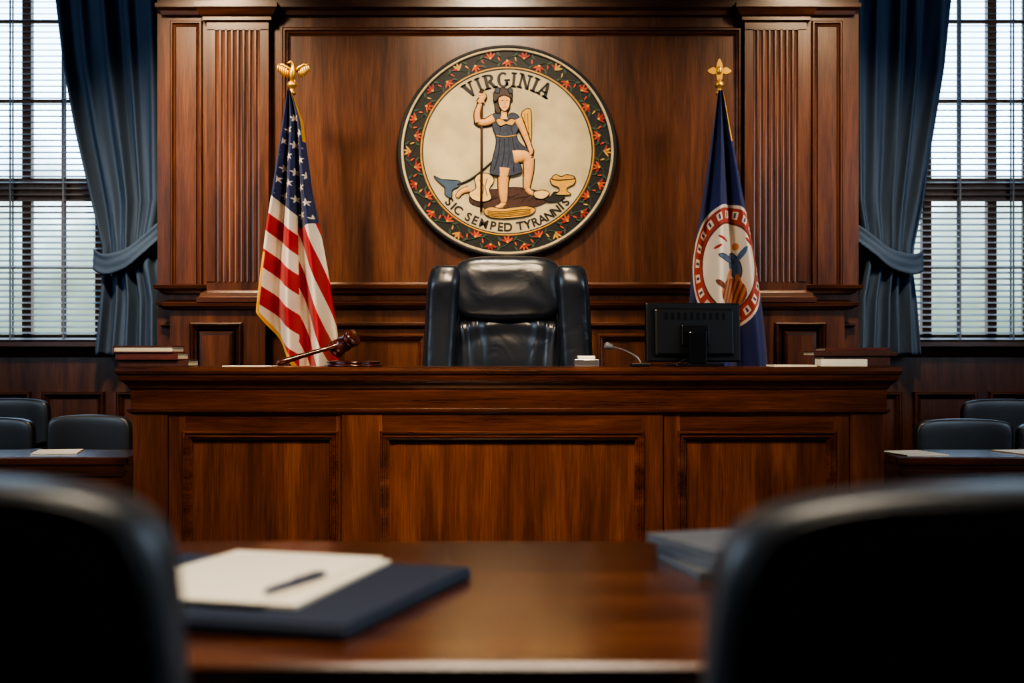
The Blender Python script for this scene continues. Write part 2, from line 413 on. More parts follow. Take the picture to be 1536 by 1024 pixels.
# relief figure
b=B('relief_figure')
def shape(pts,m,y=YS,t=.006,out=True,n=5,w=.0022):
    o=crom([S(*p) for p in pts],True,n) if n>1 else [Vector(S(*p)) for p in pts]
    b.plate(o,y,t,m)
    if out: b.tube([(p[0],y-t,p[1]) for p in o+[o[0]]],w,INK,6)
def limb(pts,rad,m,y=YS-.006,out=True,fl=.5):
    c=crom([(*S(p[0],p[1]),) for p in pts],False,6)
    rr=np.interp(np.linspace(0,len(pts)-1,len(c)),range(len(pts)),rad)/SC
    if out: b.tube([(p[0],y+.004,p[1]) for p in c],[r+.0045 for r in rr],INK,12,.3)
    b.tube([(p[0],y,p[1]) for p in c],list(rr),m,14,fl)
def line(pts,m=INK,w=.0018,y=YS-.012): b.tube([(q[0],y,q[1]) for q in crom([S(*p) for p in pts],False,5)],w,m,6)
shape([(706,294),(722,286),(745,284),(770,281),(795,284),(815,289),(824,298),(808,308),(780,313),(750,315),(722,310),(706,304)],BRN)
for k in range(9): line([(715+k*11,306-(k%3)*3),(722+k*11,297),(733+k*11,291+(k%2)*4)],INK,.0016,YS-.007)
shape([(726,315),(737,310),(752,313),(770,311),(790,309),(803,314),(796,322),(778,326),(750,328),(731,324)],OCH,YS,.01)
for k in range(4): line([(731,316+k*2.3),(752,318+k*2.4),(778,315+k*2.6),(796,314+k*2.1)],BRN,.0015)
shape([(712,268),(722,260),(736,262),(741,272),(734,284),(737,298),(724,303),(709,299),(704,290),(714,282)],PALE,YS,.01)
line([(718,270),(726,280),(722,296)],BRN); line([(731,268),(728,280),(731,294)],BRN)
limb([(704,284),(696,286),(690,290),(686,296)],[5,4,3.5,3],SKIN)
limb([(686,277),(700,272),(716,262),(738,243)],[1.6,1.6,1.6,1.6],INK,out=False)
shape([(651,264),(662,269),(676,270),(690,272),(688,280),(679,285),(677,297),(668,292),(667,281),(660,275)],SBL,YS,.008)
shape([(826,268),(844,270),(862,267),(861,276),(852,281),(850,286),(856,292),(834,292),(839,286),(837,281),(828,277)],OCH,YS,.01)
shape([(828,266),(834,262),(842,265),(850,262),(861,265),(858,269),(832,270)],SGOLD,YS,.012)
shape([(812,293),(824,296),(832,288),(846,293),(840,301),(822,303)],INK,YS,.008)
shape([(800,289),(814,285),(824,290),(816,298),(804,297)],PALE,YS,.011)
shape([(782,172),(787,165),(793,163),(797,170),(797,212),(791,210),(784,196)],OCH,YS,.007)
for k in(787,791.5): line([(k,170),(k+.5,186),(k+2,206)],INK,.0013,YS-.008)
b.tube([(S(723,134)[0],YS-.014,S(723,134)[1]),(S(722,318)[0],YS-.014,S(722,318)[1])],.0075,BRN,10)
limb([(757,252),(755,272),(755,290),(756,304)],[10,8,7,4.5],SKIN)
limb([(757,303),(752,309),(744,312)],[4.5,4.2,2.5],SKIN)
limb([(770,236),(786,234),(794,240)],[12,10,8],SKIN)
limb([(793,238),(793,256),(791,272),(790,284)],[8.5,7.5,6,4.2],SKIN)
limb([(790,283),(796,289),(803,292)],[4.2,4,2.3],SKIN)
shape([(738,174),(747,170),(757,176),(768,170),(778,175),(780,188),(775,200),(777,211),(786,220),(797,226),(798,233),(786,238),(779,243),(783,257),(770,263),(755,265),(744,263),(735,259),(739,238),(744,216),(743,202),(739,190)],BLUE,YS-.004,.014,n=5)
for p in([(750,206),(748,230),(741,256)],[(756,206),(756,232),(750,260)],[(762,206),(764,232),(760,260)],[(768,206),(772,230),(770,258)],[(773,214),(780,224),(790,230)],[(747,182),(751,192),(749,203)],[(770,182),(767,192),(770,203)]):
    line(p,INK,.0016,YS-.0185)
line([(744,204),(758,206),(776,203)],SGOLD,.004,YS-.018)
shape([(744,181),(752,178),(759,183),(767,178),(773,182),(768,189),(759,187),(750,190)],OCH,YS-.016,.004)
limb([(741,178),(729,184),(717,184)],[6.5,5.5,4.6],SKIN,YS-.016)
limb([(717,185),(716,170),(721,156)],[4.8,4.4,3],SKIN,YS-.018)
limb([(718,155),(722,150),(726,146),(725,141)],[3.4,4.2,3.6,2.2],SKIN,YS-.02)
for k in range(4): limb([(718.5,143.5+k*3.4),(723,143+k*3.4),(727,144+k*3.4)],[1.5,1.7,1.3],SKIN,YS-.024,out=False)
limb([(777,179),(783,192),(788,204)],[6.5,5.2,4.4],SKIN,YS-.016)
limb([(788,204),(792,214),(795,223)],[4.4,3.8,3],SKIN,YS-.018)
limb([(794,222),(797,228),(795,233)],[3.6,3.4,1.8],SKIN,YS-.02)
limb([(756,180),(756,172),(756,162)],[7,5,5],SKIN,YS-.012)
shape([(744,150),(742,162),(746,171),(750,168),(750,150)],HAIR,YS-.008,.01)
shape([(748,146),(748,157),(751,164),(757,168),(763,163),(765,155),(765,146),(757,142)],SKIN,YS-.014,.012)
shape([(741,152),(740,142),(745,136),(754,133),(763,136),(768,143),(768,149),(763,146),(756,144),(748,147),(745,152)],HAIR,YS-.014,.017)
shape([(742,139),(745,133),(750,135),(748,141)],BLUE,YS-.016,.018); shape([(762,135),(766,133),(769,139),(765,142)],BLUE,YS-.016,.018)
line([(752,152),(755,151.5)],INK,.0018,YS-.027); line([(759,151.5),(762,152)],INK,.0018,YS-.027)
line([(757.5,152),(758,157),(756.5,158)],BRN,.0012,YS-.027); line([(754.5,161.5),(757.5,162),(760.5,161.5)],REDM,.0016,YS-.027)
reparent(b.done(),seal)
# lettering
b=B('lettering')
def letter(ch,cx,cy,rot,w,h,m=INK):
    ca,sa=math.cos(rot),math.sin(rot)
    def T(u,v):
        a=(u-.5)*w; c=(v-.5)*h
        return S(cx+a*ca+c*sa, cy+a*sa-c*ca)
    def quad(*q): b.plate([T(*p) for p in q],YS,.006,m)
    def bar(u0,u1,v0,v1): quad((u0,v0),(u1,v0),(u1,v1),(u0,v1))
    sf=.1
    def arc(u,v,ru,rv,a0,a1,t0,t1):
        o=[];i=[];n=14
        for k in range(n+1):
            a=math.radians(a0+(a1-a0)*k/n); th=t0+(t1-t0)*abs(math.cos(a))
            o.append(T(u+ru*math.cos(a),v+rv*math.sin(a))); i.append(T(u+(ru-th)*math.cos(a),v+(rv-.12)*math.sin(a)))
        for k in range(n): b.plate([o[k],o[k+1],i[k+1],i[k]],YS,.006,m)
    if ch=='I': bar(.25,.75,0,1); bar(-.05,1.05,0,sf); bar(-.05,1.05,1-sf,1)
    if ch=='V':
        quad((0.0,1),(.34,1),(.66,0),(.44,0)); quad((.74,1),(.9,1),(.62,0),(.48,0)); bar(-.08,.44,1-sf,1); bar(.62,1.05,1-sf,1)
    if ch=='A':
        quad((.38,1),(.6,1),(1.0,0),(.68,0)); quad((.38,1),(.5,1),(.22,0),(.06,0)); bar(-.05,.37,0,sf); bar(.56,1.1,0,sf); bar(.25,.78,.28,.39)
    if ch=='N':
        bar(.1,.25,0,1); bar(.78,.93,0,1); quad((.06,1),(.34,1),(.93,0),(.7,0)); bar(-.05,.4,0,sf); bar(-.05,.25,1-sf,1); bar(.63,1.08,1-sf,1)
    if ch=='R':
        bar(.1,.38,0,1); bar(-.04,.52,0,sf); bar(-.04,.5,1-sf,1); arc(.45,.74,.46,.26,90,-90,.1,.28); quad((.4,.48),(.66,.48),(1.05,0),(.74,0)); bar(.75,1.12,0,sf)
    if ch=='G':
        arc(.5,.5,.52,.52,50,330,.1,.28); bar(.7,.95,.08,.45); bar(.58,1.1,.41,.5)
wd={'V':.95,'I':.42,'R':.95,'G':.95,'N':1.0,'A':.98}
txt='VIRGINIA'; hh=22; kk=18.2; gap=3.6; R0=110.5
tot=sum(wd[c]*kk for c in txt)+gap*7; pos=-tot/2
for c in txt:
    w=wd[c]*kk; a=(pos+w/2)/R0; letter(c,CX+R0*math.sin(a),CZ-R0*math.cos(a)*.975,a,w,hh); pos+=w+gap
def glyph(ch,cx,cy,rot,size,m):
    cu=bpy.data.curves.new('t','FONT'); cu.body=ch; cu.size=size; cu.offset=.0016; cu.extrude=.002; cu.align_x='CENTER'
    ob=bpy.data.objects.new('t',cu); bpy.context.collection.objects.link(ob)
    me=bpy.data.meshes.new_from_object(ob.evaluated_get(bpy.context.evaluated_depsgraph_get()))
    i=b.mi(m); px,pz=S(cx,cy); ca,sa=math.cos(rot),math.sin(rot)
    vs=[b.bm.verts.new((px+v.co.x*ca-v.co.y*sa,YS-.002-v.co.z,pz+v.co.x*sa+v.co.y*ca)) for v in me.vertices]
    for f in me.polygons: b.face([vs[k] for k in f.vertices],i)
    bpy.data.objects.remove(ob); bpy.data.meshes.remove(me)
t2='SIC SEMPED TYRANNIS'; ad={'I':.6,' ':.6,'M':1.45,'E':.95,'N':1.1}
tot=sum(ad.get(c,1) for c in t2); pos=0
for c in t2:
    w=ad.get(c,1); t=(pos+w/2)/tot; a=math.radians(-51+102*t)
    if c!=' ': glyph(c,CX+123*math.sin(a),CZ+123*math.cos(a)*.972,a,18/SC,INK)
    pos+=w
o=b.done(); reparent(o,seal)

# ---------------------------------------------------------------- flags
DF=7.6
def gridobj(name,P,C,mat):
    nv,nu,_=P.shape
    idx=np.arange(nv*nu).reshape(nv,nu)
    q=np.stack([idx[:-1,:-1],idx[:-1,1:],idx[1:,1:],idx[1:,:-1]],-1).reshape(-1,4)
    me=bpy.data.meshes.new(name); me.vertices.add(nv*nu); me.vertices.foreach_set('co',P.reshape(-1).astype('f'))
    me.loops.add(q.size); me.loops.foreach_set('vertex_index',q.reshape(-1).astype('i'))
    me.polygons.add(len(q)); me.polygons.foreach_set('loop_start',(np.arange(len(q))*4).astype('i')); me.polygons.foreach_set('loop_total',np.full(len(q),4,'i'))
    me.polygons.foreach_set('use_smooth',np.ones(len(q),bool))
    me.update(calc_edges=True)
    ca=me.color_attributes.new('Col','FLOAT_COLOR','POINT'); ca.data.foreach_set('color',C.reshape(-1).astype('f'))
    me.materials.append(mat); o=bpy.data.objects.new(name,me); bpy.context.collection.objects.link(o); return o
def flag_cloth(L,R,y0,bot,paint,folds,e,ppx,phase):
    NU,NV=230,760
    u=np.linspace(0,1,NU)[None,:]; v=np.linspace(0,1,NV)[:,None]
    by=np.interp(u,[t[0] for t in bot],[t[1] for t in bot])
    py=y0+(by-y0)*v
    l=interp(L,py); r=interp(R,py)
    ph=2*np.pi*folds*(u**1.1)+phase+1.2*v
    amp=.008+.085*v**.8
    px=l+(r-l)*u
    y=DF-.06-amp*np.sin(ph)-.05*np.sin(np.pi*u)*v-.012*np.sin(py*.03+u*5)*v
    P=np.stack([X(px,DF),y+0*px,Z(py,DF)],-1)
    C=paint(px,py,u+0*py,v+0*px)
    C=np.concatenate([C,np.ones(C.shape[:2]+(1,))],-1)
    o=gridobj('cloth',P,C,FLAGM); reparent(o,e)
c3=lambda c: np.array(lin(c)[:3])
def us(px,py,u,v):
    C=np.zeros(px.shape+(3,))
    red,white,blue,gold=c3((160,26,36)),c3((206,194,180)),c3((32,42,84)),c3((200,148,50))
    sl=py-.8*(px-412)-296; idl=np.floor(sl/29).astype(int)
    left=np.where((idl%2)[...,None]==0,white,red)
    s2=(px-448)-(py-347)/2.5; idr=np.floor(s2/15.5).astype(int)
    right=np.where((idr%2)[...,None]==0,red,white)
    xf=449+(py-335)*.02
    isl=px<xf
    C=np.where(isl[...,None],left,right)
    canton=np.where(isl,sl<0,py<345-(px-449)*.35)
    C[canton]=blue
    st=np.zeros(px.shape,bool)
    for r in range(9):
        yy=180+r*20
        for c in range(-4,5):
            xx=444+c*17+(8.5 if r%2 else 0)+ (yy-178)*.02
            yc=yy+ (xx-444)*.35
            dx=px-xx; dy=py-yc; rr=np.hypot(dx,dy); a=np.arctan2(dx,-dy)+.2
            m=(a%(2*np.pi/5)); m=np.minimum(m,2*np.pi/5-m)
            lim=2.4+(6.6-2.4)*(1-m/(np.pi/5))**1.6
            st|=(rr<lim)
    ins=canton&st&(px>interp(USL,py)+4)&(px<interp(USR,py)-4)
    inner=np.where(isl,sl<-6,py<338-(px-449)*.35)
    C[ins&inner]=white
    fr=((u<.035)&(py>380))|((v>.975)&(u<.6))|((u>.9)&(py<215))
    C[fr]=gold
    return C
USL=[(138,434),(170,429),(220,422),(290,413),(340,405),(400,398),(465,392),(548,396),(600,396)]
USR=[(138,438),(150,444),(185,456),(230,462),(290,470),(340,480),(400,491),(450,499),(500,507),(548,509),(600,511)]
def va(px,py,u,v):
    navy,white,red,gold=c3((30,42,92)),c3((198,188,174)),c3((150,44,40)),c3((196,146,50))
    C=np.zeros(px.shape+(3,))+navy
    X_=(px-1090)/53; Y_=(py-402)/94; r=np.hypot(X_,Y_); a=np.arctan2(Y_,X_)
    C[r<1]=white; C[(r<.95)&(r>.72)]=c3((150,58,48))
    seg=(a*11/np.pi)%1
    bl=(seg<.55)&(r<.9)&(r>.78); C[bl]=white
    bl2=(seg<.36)&(seg>.18)&(r<.88)&(r>.8); C[bl2]=c3((60,50,80))
    C[(r<.72)]=white; C[(r<.72)&(r>.69)]=c3((90,40,40))
    def blob(cx,cy,rx,ry,rot,col):
        dx=px-cx; dy=py-cy; q=math.radians(rot); xx=dx*math.cos(q)+dy*math.sin(q); yy=-dx*math.sin(q)+dy*math.cos(q)
        C[((xx/rx)**2+(yy/ry)**2<1)]=col
    bl_=c3((70,92,128)); sk=c3((180,116,80)); br=c3((110,62,42)); dk=c3((40,40,60))
    blob(1100,400,9,21,-15,dk); blob(1100,400,7.5,19.5,-15,bl_); blob(1086,389,15,5,20,dk); blob(1086,389,13.5,3.5,20,bl_); blob(1109,382,12,3.5,-60,bl_); blob(1101,371,4.5,5.5,0,sk)
    blob(1090,418,4,16,20,sk); blob(1106,425,4,14,-10,sk)
    m=(np.hypot((px-1096)/20,(py-440)/22)<1); C[m]=sk
    C[m&(((px+py*.3)%7)<3)]=br
    blob(1080,360,9,2,30,red); blob(1072,372,6,2,-30,red); blob(1118,365,8,2,50,red); blob(1076,428,10,4,40,br)
    C[(u>.9)&(py<215)]=gold; C[(v>.985)]=gold
    return C
def flagpole(px):
    e=empty('flag_x',(X(px,DF),DF,.4)); x=X(px,DF)
    b=B('flagpole'); b.tube([(x,DF,.44),(x,DF,Z(132,DF))],.013,BRASS,16)
    b.lathe((x,DF,.4),(x,DF,.5),[(0,.16),(.15,.17),(.3,.15),(.5,.05),(.8,.03),(1,.02)],BRASS)
    b.lathe((x,DF,Z(142,DF)),(x,DF,Z(118,DF)),[(0,.013),(.05,.024),(.15,.024),(.2,.014),(.4,.014),(.5,.026),(.62,.03),(.75,.024),(.85,.012),(1,.01)],GOLD)
    reparent(b.done(),e); return e,x
e,x=flagpole(438); e.name='american_flag'
flag_cloth(USL,USR,138,[(0,470),(.12,492),(.35,530),(.5,560),(.75,575),(1,560)],us,2.6,e,438,.6)
b=B('eagle_finial')
def gp(pts,y=DF,t=.01,m=GOLD,n=4):
    o=crom([(X(p,DF),Z(q,DF)) for p,q in pts],True,n); b.plate(o,y+t/2,t,m); b.plate(o[::-1],y+t/2-.0001,-.0001,m)
b.tube([(X(p,DF),DF+dy,Z(q,DF)) for p,q,dy in((438,124,0),(439,117,-.01),(439,110,-.015),(440,103,-.012),(440,97,-.012),(437,94,-.02),(431,96,-.024))],[.006,.016,.021,.015,.011,.010,.002],GOLD,14)
for sg in(-1,1):
    wing=[(3,107),(9,101),(16,97),(23,97)]
    b.tube([(X(440+sg*p,DF),DF-.004,Z(q,DF)) for p,q in wing],[.011,.009,.008,.004],GOLD,10,.7)
    for p,q,l in((22,97,11),(19,97,14),(16,97.5,17),(13,98.5,18),(10,100,17),(7,103,13)):
        b.tube([(X(440+sg*p,DF),DF-.002,Z(q,DF)),(X(440+sg*(p+1.5),DF),DF+.002,Z(q+l*.55,DF)),(X(440+sg*(p+.4),DF),DF+.006,Z(q+l,DF))],[.0055,.006,.0015],GOLD,8,.6)
for k in(-1,0,1): b.tube([(X(439,DF),DF,Z(117,DF)),(X(439+k*5,DF),DF+.004,Z(127,DF))],[.010,.006],GOLD,8,.6)
reparent(b.done(),e)
e,x=flagpole(1079); e.name='state_flag'
VAL=[(138,1075),(200,1066),(300,1051),(400,1036),(460,1031),(548,1038),(600,1040)]
VAR=[(138,1081),(150,1084),(215,1096),(300,1112),(400,1132),(470,1142),(548,1150),(600,1152)]
flag_cloth(VAL,VAR,138,[(0,575),(1,580)],va,2.0,e,1079,2.4)
b=B('spear_finial')
gp([(1079,88),(1083,96),(1084,103),(1089,101),(1097,107),(1089,112),(1084,111),(1083,119),(1079,122),(1075,119),(1074,111),(1069,112),(1061,107),(1069,101),(1074,103),(1075,96)],DF,.02,n=3)
b.cushion((x,DF-.006,Z(106,DF)),(.035,.035,.05),GOLD,1,1,16,10)
for p,q in((1063,107),(1095,107),(1079,91)): b.cushion((X(p,DF),DF,Z(q,DF)),(.018,.022,.018),GOLD,1,1,12,8)
reparent(b.done(),e)

# ---------------------------------------------------------------- chairs
def star_base(b,cx,cy,z,seatz,r=.3):
    b.tube([(cx,cy,z+.08),(cx,cy,seatz)],.03,BLK,14)
    b.lathe((cx,cy,z+.06),(cx,cy,z+.14),[(0,.05),(.5,.055),(1,.035)],BLK)
    for k in range(5):
        a=2*math.pi*k/5+.3; dx,dy=math.cos(a),math.sin(a)
        b.tube([(cx+.03*dx,cy+.03*dy,z+.1),(cx+.5*r*dx,cy+.5*r*dy,z+.09),(cx+r*dx,cy+r*dy,z+.065)],[.026,.022,.016],BLK,10)
        b.lathe((cx+r*dx-.022*dy,cy+r*dy+.022*dx,z+.03),(cx+r*dx+.022*dy,cy+r*dy-.022*dx,z+.03),[(0,.02),(.1,.03),(.9,.03),(1,.02)],BLK,16)
# judge's chair
jc=X(762,7.05); e=empty('executive_chair',(jc,7.1,.4))
b=B('back')
s=7.05
zz=lambda p: Z(p,s)
def wr(p):  # headrest creases
    q=p.copy()
    fz=max(0,1-abs(p.z)/.16)
    d=.004*math.sin(p.x*52+1.6*math.sin(p.z*16))*fz+.014*math.exp(-((p.x+.02-p.z*.12)/.014)**2)*fz-.009*math.exp(-((p.x-.03+p.z*.2)/.02)**2)*fz+.003*math.sin(p.z*46+p.x*6)*math.exp(-(p.x/.09)**2)
    if p.y<0: q.y+=d
    return q
b.cushion((jc,7.06,(zz(387)+zz(481))/2),(.585,.25,zz(387)-zz(481)+.02),LE,.55,.32,140,56,wr)
def wr2(p):
    q=p.copy()
    if p.y<0:
        t=(p.z+.28)
        c=0
        for k in range(5):
            x0=.05+.045*k
            c+=math.exp(-((abs(p.x)-x0-.10*(t-.3))/.010)**2)*(1 if k%2 else -.8)
        c2=math.sin(p.z*44+abs(p.x)*14)
        q.y+=.011*c*min(1,max(0,t*3))+.005*c2
        q.y+=.025*math.exp(-(p.x/.14)**2)
    return q
b.cushion((jc,7.08,(zz(478)+.92)/2),(.57,.21,zz(478)-.92+.02),LE,.3,.3,200,80,wr2)
b.cushion((jc,7.2,(1.62+.95)/2),(.72,.1,.72),LE,.3,.3)
for sg in(-1,1):
    def wf(p,sg=sg):
        q=p.copy(); t=(p.z/.37); q.x+=sg*(-.016*t-.014*max(0,t)**3)
        if p.y<0: q.y-=.003*math.sin(p.z*22+p.x*25)+.02*math.exp(-((t-.75)/.2)**2)
        return q
    b.cushion((jc+sg*.352,7.05,(zz(399)+.9)/2),(.178,.27,zz(399)-.9),LE,.24,.55,50,60,wf)
    b.tube([(jc+sg*(.352-.088-.016*(t*2-1)),6.99-.01*math.sin(t*3),.93+t*(zz(415)-.93)) for t in [k/20 for k in range(21)]],.005,BLK,8)
o=b.done(); reparent(o,e)
b=B('seat'); b.cushion((jc,6.95,.86),(.6,.5,.15),LE,.35,.3); b.box(jc-.25,jc+.25,6.76,7.12,.77,.8,BLK,.01); reparent(b.done(),e)
b=B('armrests')
for sg in(-1,1):
    b.cushion((jc+sg*.34,6.95,1.06),(.08,.3,.05),LE,.4,.4,24,14)
    b.tube([(jc+sg*.22,6.95,.79),(jc+sg*.34,6.95,.8),(jc+sg*.35,6.95,.92),(jc+sg*.345,6.95,1.05)],.016,BLK)
reparent(b.done(),e)
b=B('base'); star_base(b,jc,7.02,.4,.8,.28); reparent(b.done(),e)

def chair(x,y,z,top,w,face,mat=LE2,th=.11,backh=.62,taper=.0,arch=.015,seatd=.46,lean=0):
    """face=+1: sitter looks to +y (away from the camera)"""
    e=empty('leather_chair',(x,y,z))
    b=B('back'); cz=top-backh/2
    def f(p):
        q=p.copy(); t=p.z/(backh/2)
        q.x*=1+taper*(1-t)*.5
        if t>0: q.z+=(arch*(1-(p.x/(w/2))**2)-arch)*t
        q.y+= -face*.03*(1-(p.x/(w/2))**2) + (-face)*lean*t
        return q
    b.cushion((x,y,cz),(w,th,backh),mat,.24,.34,72,56,f)
    pts=[]
    for k in range(61):
        a=2*math.pi*k/60; sp=lambda v,ee: math.copysign(abs(v)**ee,v)
        p=Vector((w/2*.94*sp(math.cos(a),.28),0,backh/2*.95*sp(math.sin(a),.28))); p=f(p); pts.append((x+p.x,y+p.y-face*th*.44,cz+p.z))
    b.tube(pts,.004,mat,8)
    b.tube([(x,y-face*.03,cz-backh*.2),(x,y-face*.08,z+.44),(x,y+face*.12,z+.4)],.025,BLK,10,)
    reparent(b.done(),e)
    sy=y+face*(th/2+seatd/2-.02)
    b=B('seat'); b.cushion((x,sy,z+.46),(w*.92,seatd,.11),mat,.35,.3); b.box(x-.18,x+.18,sy-.16,sy+.16,z+.38,z+.405,BLK,.01); reparent(b.done(),e)
    b=B('base'); star_base(b,x,sy,z,z+.4,.27); reparent(b.done(),e)
    b=B('armrests')
    for sg in(-1,1):
        b.cushion((x+sg*(w*.46+.03),sy-face*.03,z+.66),(.06,.24,.035),BLK,.4,.4,24,14)
        b.tube([(x+sg*.2,sy,z+.395),(x+sg*(w*.46+.03),sy,z+.42),(x+sg*(w*.46+.035),sy,z+.55),(x+sg*(w*.46+.03),sy,z+.65)],.014,BLK)
    reparent(b.done(),e)
    return e
# foreground chairs
chair(.55,1.45,0,1.062,.65,1,mat=LE3,th=.14,taper=.13,arch=.03)
chair(-.665,1.47,0,1.068,.575,1,mat=LE3,th=.14,taper=.13,arch=.025)
# side seating
for (pa,pb,pt,d) in((72,197,622,7.5),(-75,52,626,7.5),(-50,75,597,8.15),(1372,1518,628,7.5),(1525,1670,632,7.5),(1442,1570,598,8.15)):
    chair((X(pa,d)+X(pb,d))/2,d,0,Z(pt,d),X(pb,d)-X(pa,d),-1,th=.1,backh=.42,seatd=.44)

# ---------------------------------------------------------------- side desks
for (xa,xb) in((-4.4,-1.86),(1.86,4.4)):
    b=B('side_desk')
    b.box(xa,xb,6.45,6.95,.66,.7,WT,.008); b.box(xa+.04,xb-.04,6.48,6.52,0,.66,WBH)
    b.stack(xa+.04,xb-.04,6.48,6.52,[(0,.6),(.01,.605),(.02,.63),(.02,.66),(0,.66)],WBH)
    for k in range(4):
        w=(xb-xa-.1)/4; b.frame(xa+.05+k*w+.05,xa+.05+(k+1)*w-.05,.1,.55,6.48,thin,WBH)
    for q in(xa+.04,xb-.08): b.box(q,q+.04,6.52,6.92,0,.66,WBH)
    b.done()
b=B('loose_papers')
for q,yy in((-3.25,6.7),(-2.3,6.75),(2.0,6.65),(2.6,6.72),(3.1,6.7)):
    M=Matrix.Translation((q,yy,.7))@Matrix.Rotation(.2,4,'Z'); b.box(-.11,.11,-.15,.15,.0008,.006,PAPER,M=M)
b.done()

# ---------------------------------------------------------------- bench-top objects
T=bt
def book(b,x0,x1,y0,y1,z0,z1,cov,M=None):
    c=.004
    b.box(x0,x1,y0,y1,z0,z0+c,cov,M=M); b.box(x0,x1,y0,y1,z1-c,z1,cov,M=M)
    b.box(x0,x0+c,y0,y1,z0+c,z1-c,cov,M=M); b.box(x0+c,x1-.006,y0+.006,y1-.006,z0+c,z1-c,PAGES,M=M)
def spine(b,x0,x1,y0,y1,z0,z1,cov):
    c=.004; b.box(x0,x1,y0,y1,z0,z0+c,cov); b.box(x0,x1,y0,y1,z1-c,z1,cov); b.box(x0,x1,y0,y0+c,z0+c,z1-c,cov,.0015); b.box(x0+.005,x1-.005,y0+c,y1-.006,z0+c,z1-c,PAGES)
d=6.4
b=B('book_stack')
spine(b,X(186,d),X(290,d),6.3,6.52,T+.001,T+.032,COVER2); spine(b,X(184,d),X(276,d),6.28,6.5,T+.033,T+.066,COVER)
book(b,X(181,d),X(270,d),6.27,6.5,T+.067,T+.098,COVER); b.done()
b=B('book_stack')
spine(b,X(1232,d),X(1330,d),6.34,6.56,T+.001,T+.05,COVER2); spine(b,X(1216,d),X(1340,d),6.33,6.58,T+.051,T+.072,COVER2); spine(b,X(1235,d),X(1332,d),6.36,6.58,T+.073,T+.09,COVER)
b.done()
d=6.22
b=B('notepad'); b.box(X(1228,d),X(1298,d),6.18,6.3,T+.001,T+.036,PAPER,.003); b.box(X(1228,d)+.002,X(1298,d)-.002,6.2,6.29,T+.0362,T+.038,GREY); b.done()
b=B('document'); b.box(X(1160,d),X(1224,d),6.2,6.4,T+.001,T+.009,PAPER); b.done()
b=B('document'); b.box(X(335,d),X(408,d),6.2,6.38,T+.001,T+.006,PAPER); b.done()
# gavel + block
d=6.42
b=B('gavel_block'); gx=X(531,d)
b.lathe((gx,d,T+.0005),(gx,d,T+.03),[(0,.125),(.0,.138),(.25,.14),(.4,.125),(.5,.122),(.62,.132),(.8,.13),(.92,.115),(1,.09),(1,.02)],GAV,48); b.done()
b=B('gavel')
hc=Vector((X(517,d),d-.01,T+.111)); ax=Vector((.6,-.35,.36)).normalized()
hl=.14
b.lathe(hc-ax*hl/2,hc+ax*hl/2,[(k,r*.9) for k,r in[(0,.012),(0,.042),(.04,.048),(.12,.048),(.16,.04),(.2,.04),(.22,.045),(.27,.045),(.3,.04),(.5,.046),(.7,.04),(.73,.045),(.78,.045),(.8,.04),(.84,.04),(.88,.048),(.96,.048),(1,.042),(1,.012)]],GAV,32)
h1=Vector((X(415,6.3),6.3,T+.016))
b.lathe(hc,h1,[(0,.01),(.1,.014),(.16,.017),(.2,.012),(.35,.010),(.6,.012),(.85,.015),(.95,.015),(1,.006)],GAV,20)
b.done()
# card box
d=6.35
b=B('desk_card_box'); b.box(X(861,d),X(897,d),6.28,6.38,T+.001,T+.035,CHROME,.003); b.box(X(866,d),X(892,d),6.30,6.36,T+.0352,T+.052,PAPER,.002); b.done()
# microphone
b=B('microphone'); d=6.27
b.box(X(946,d),X(974,d),6.21,6.33,T+.0005,T+.018,BLK,.005)
pts=crom([(X(961,d),d,T+.015),(X(955,d),d-.005,T+.045),(X(938,d),d-.01,T+.075),(X(917,d),d-.02,T+.094)],False,8)
b.tube(pts,.0045,CHROME,10)
b.lathe((X(919,d),d-.018,T+.090),(X(907,d),d-.028,T+.102),[(0,.006),(.15,.014),(.8,.017),(1,.012)],GREY,16); b.done()
# monitor
d=6.52; mx_=X(1040,d); e=empty('computer_monitor',(mx_,d,T))
b=B('display')
M=Matrix.Translation((mx_,d,T))@Matrix.Rotation(math.radians(8),4,'Z')@Matrix.Rotation(math.radians(-3),4,'X')
b.box(-.238,.238,-.012,.02,.02,.31,BLK,.008,M=M); b.box(-.225,.225,.0202,.0215,.035,.298,BLK2,M=M)
b.box(-.2,.2,-.035,-.0125,.05,.28,BLK,.012,M=M); b.box(-.07,.07,-.05,-.035,.1,.2,BLK2,.006,M=M)
for k in range(10): b.box(-.15+k*.032,-.135+k*.032,-.037,-.035,.225,.26,BLK2,M=M)
reparent(b.done(),e)
b=B('stand'); Ms=Matrix.Translation((mx_,d,T))@Matrix.Rotation(math.radians(8),4,'Z')
b.box(-.045,.045,-.09,-.055,.012,.17,BLK2,.008,M=Ms); b.box(-.045,.045,-.075,-.04,.12,.17,BLK2,.006,M=Ms); b.box(-.12,.12,-.13,.06,.0008,.012,BLK,.004,M=Ms); reparent(b.done(),e)
b=B('cable'); b.tube(crom([(mx_-.02,d-.06,T+.05),(mx_-.1,d-.1,T+.012),(mx_-.15,d-.06,T+.006),(mx_-.2,d+.02,T+.006)],False,8),.003,BLK,8); reparent(b.done(),e)

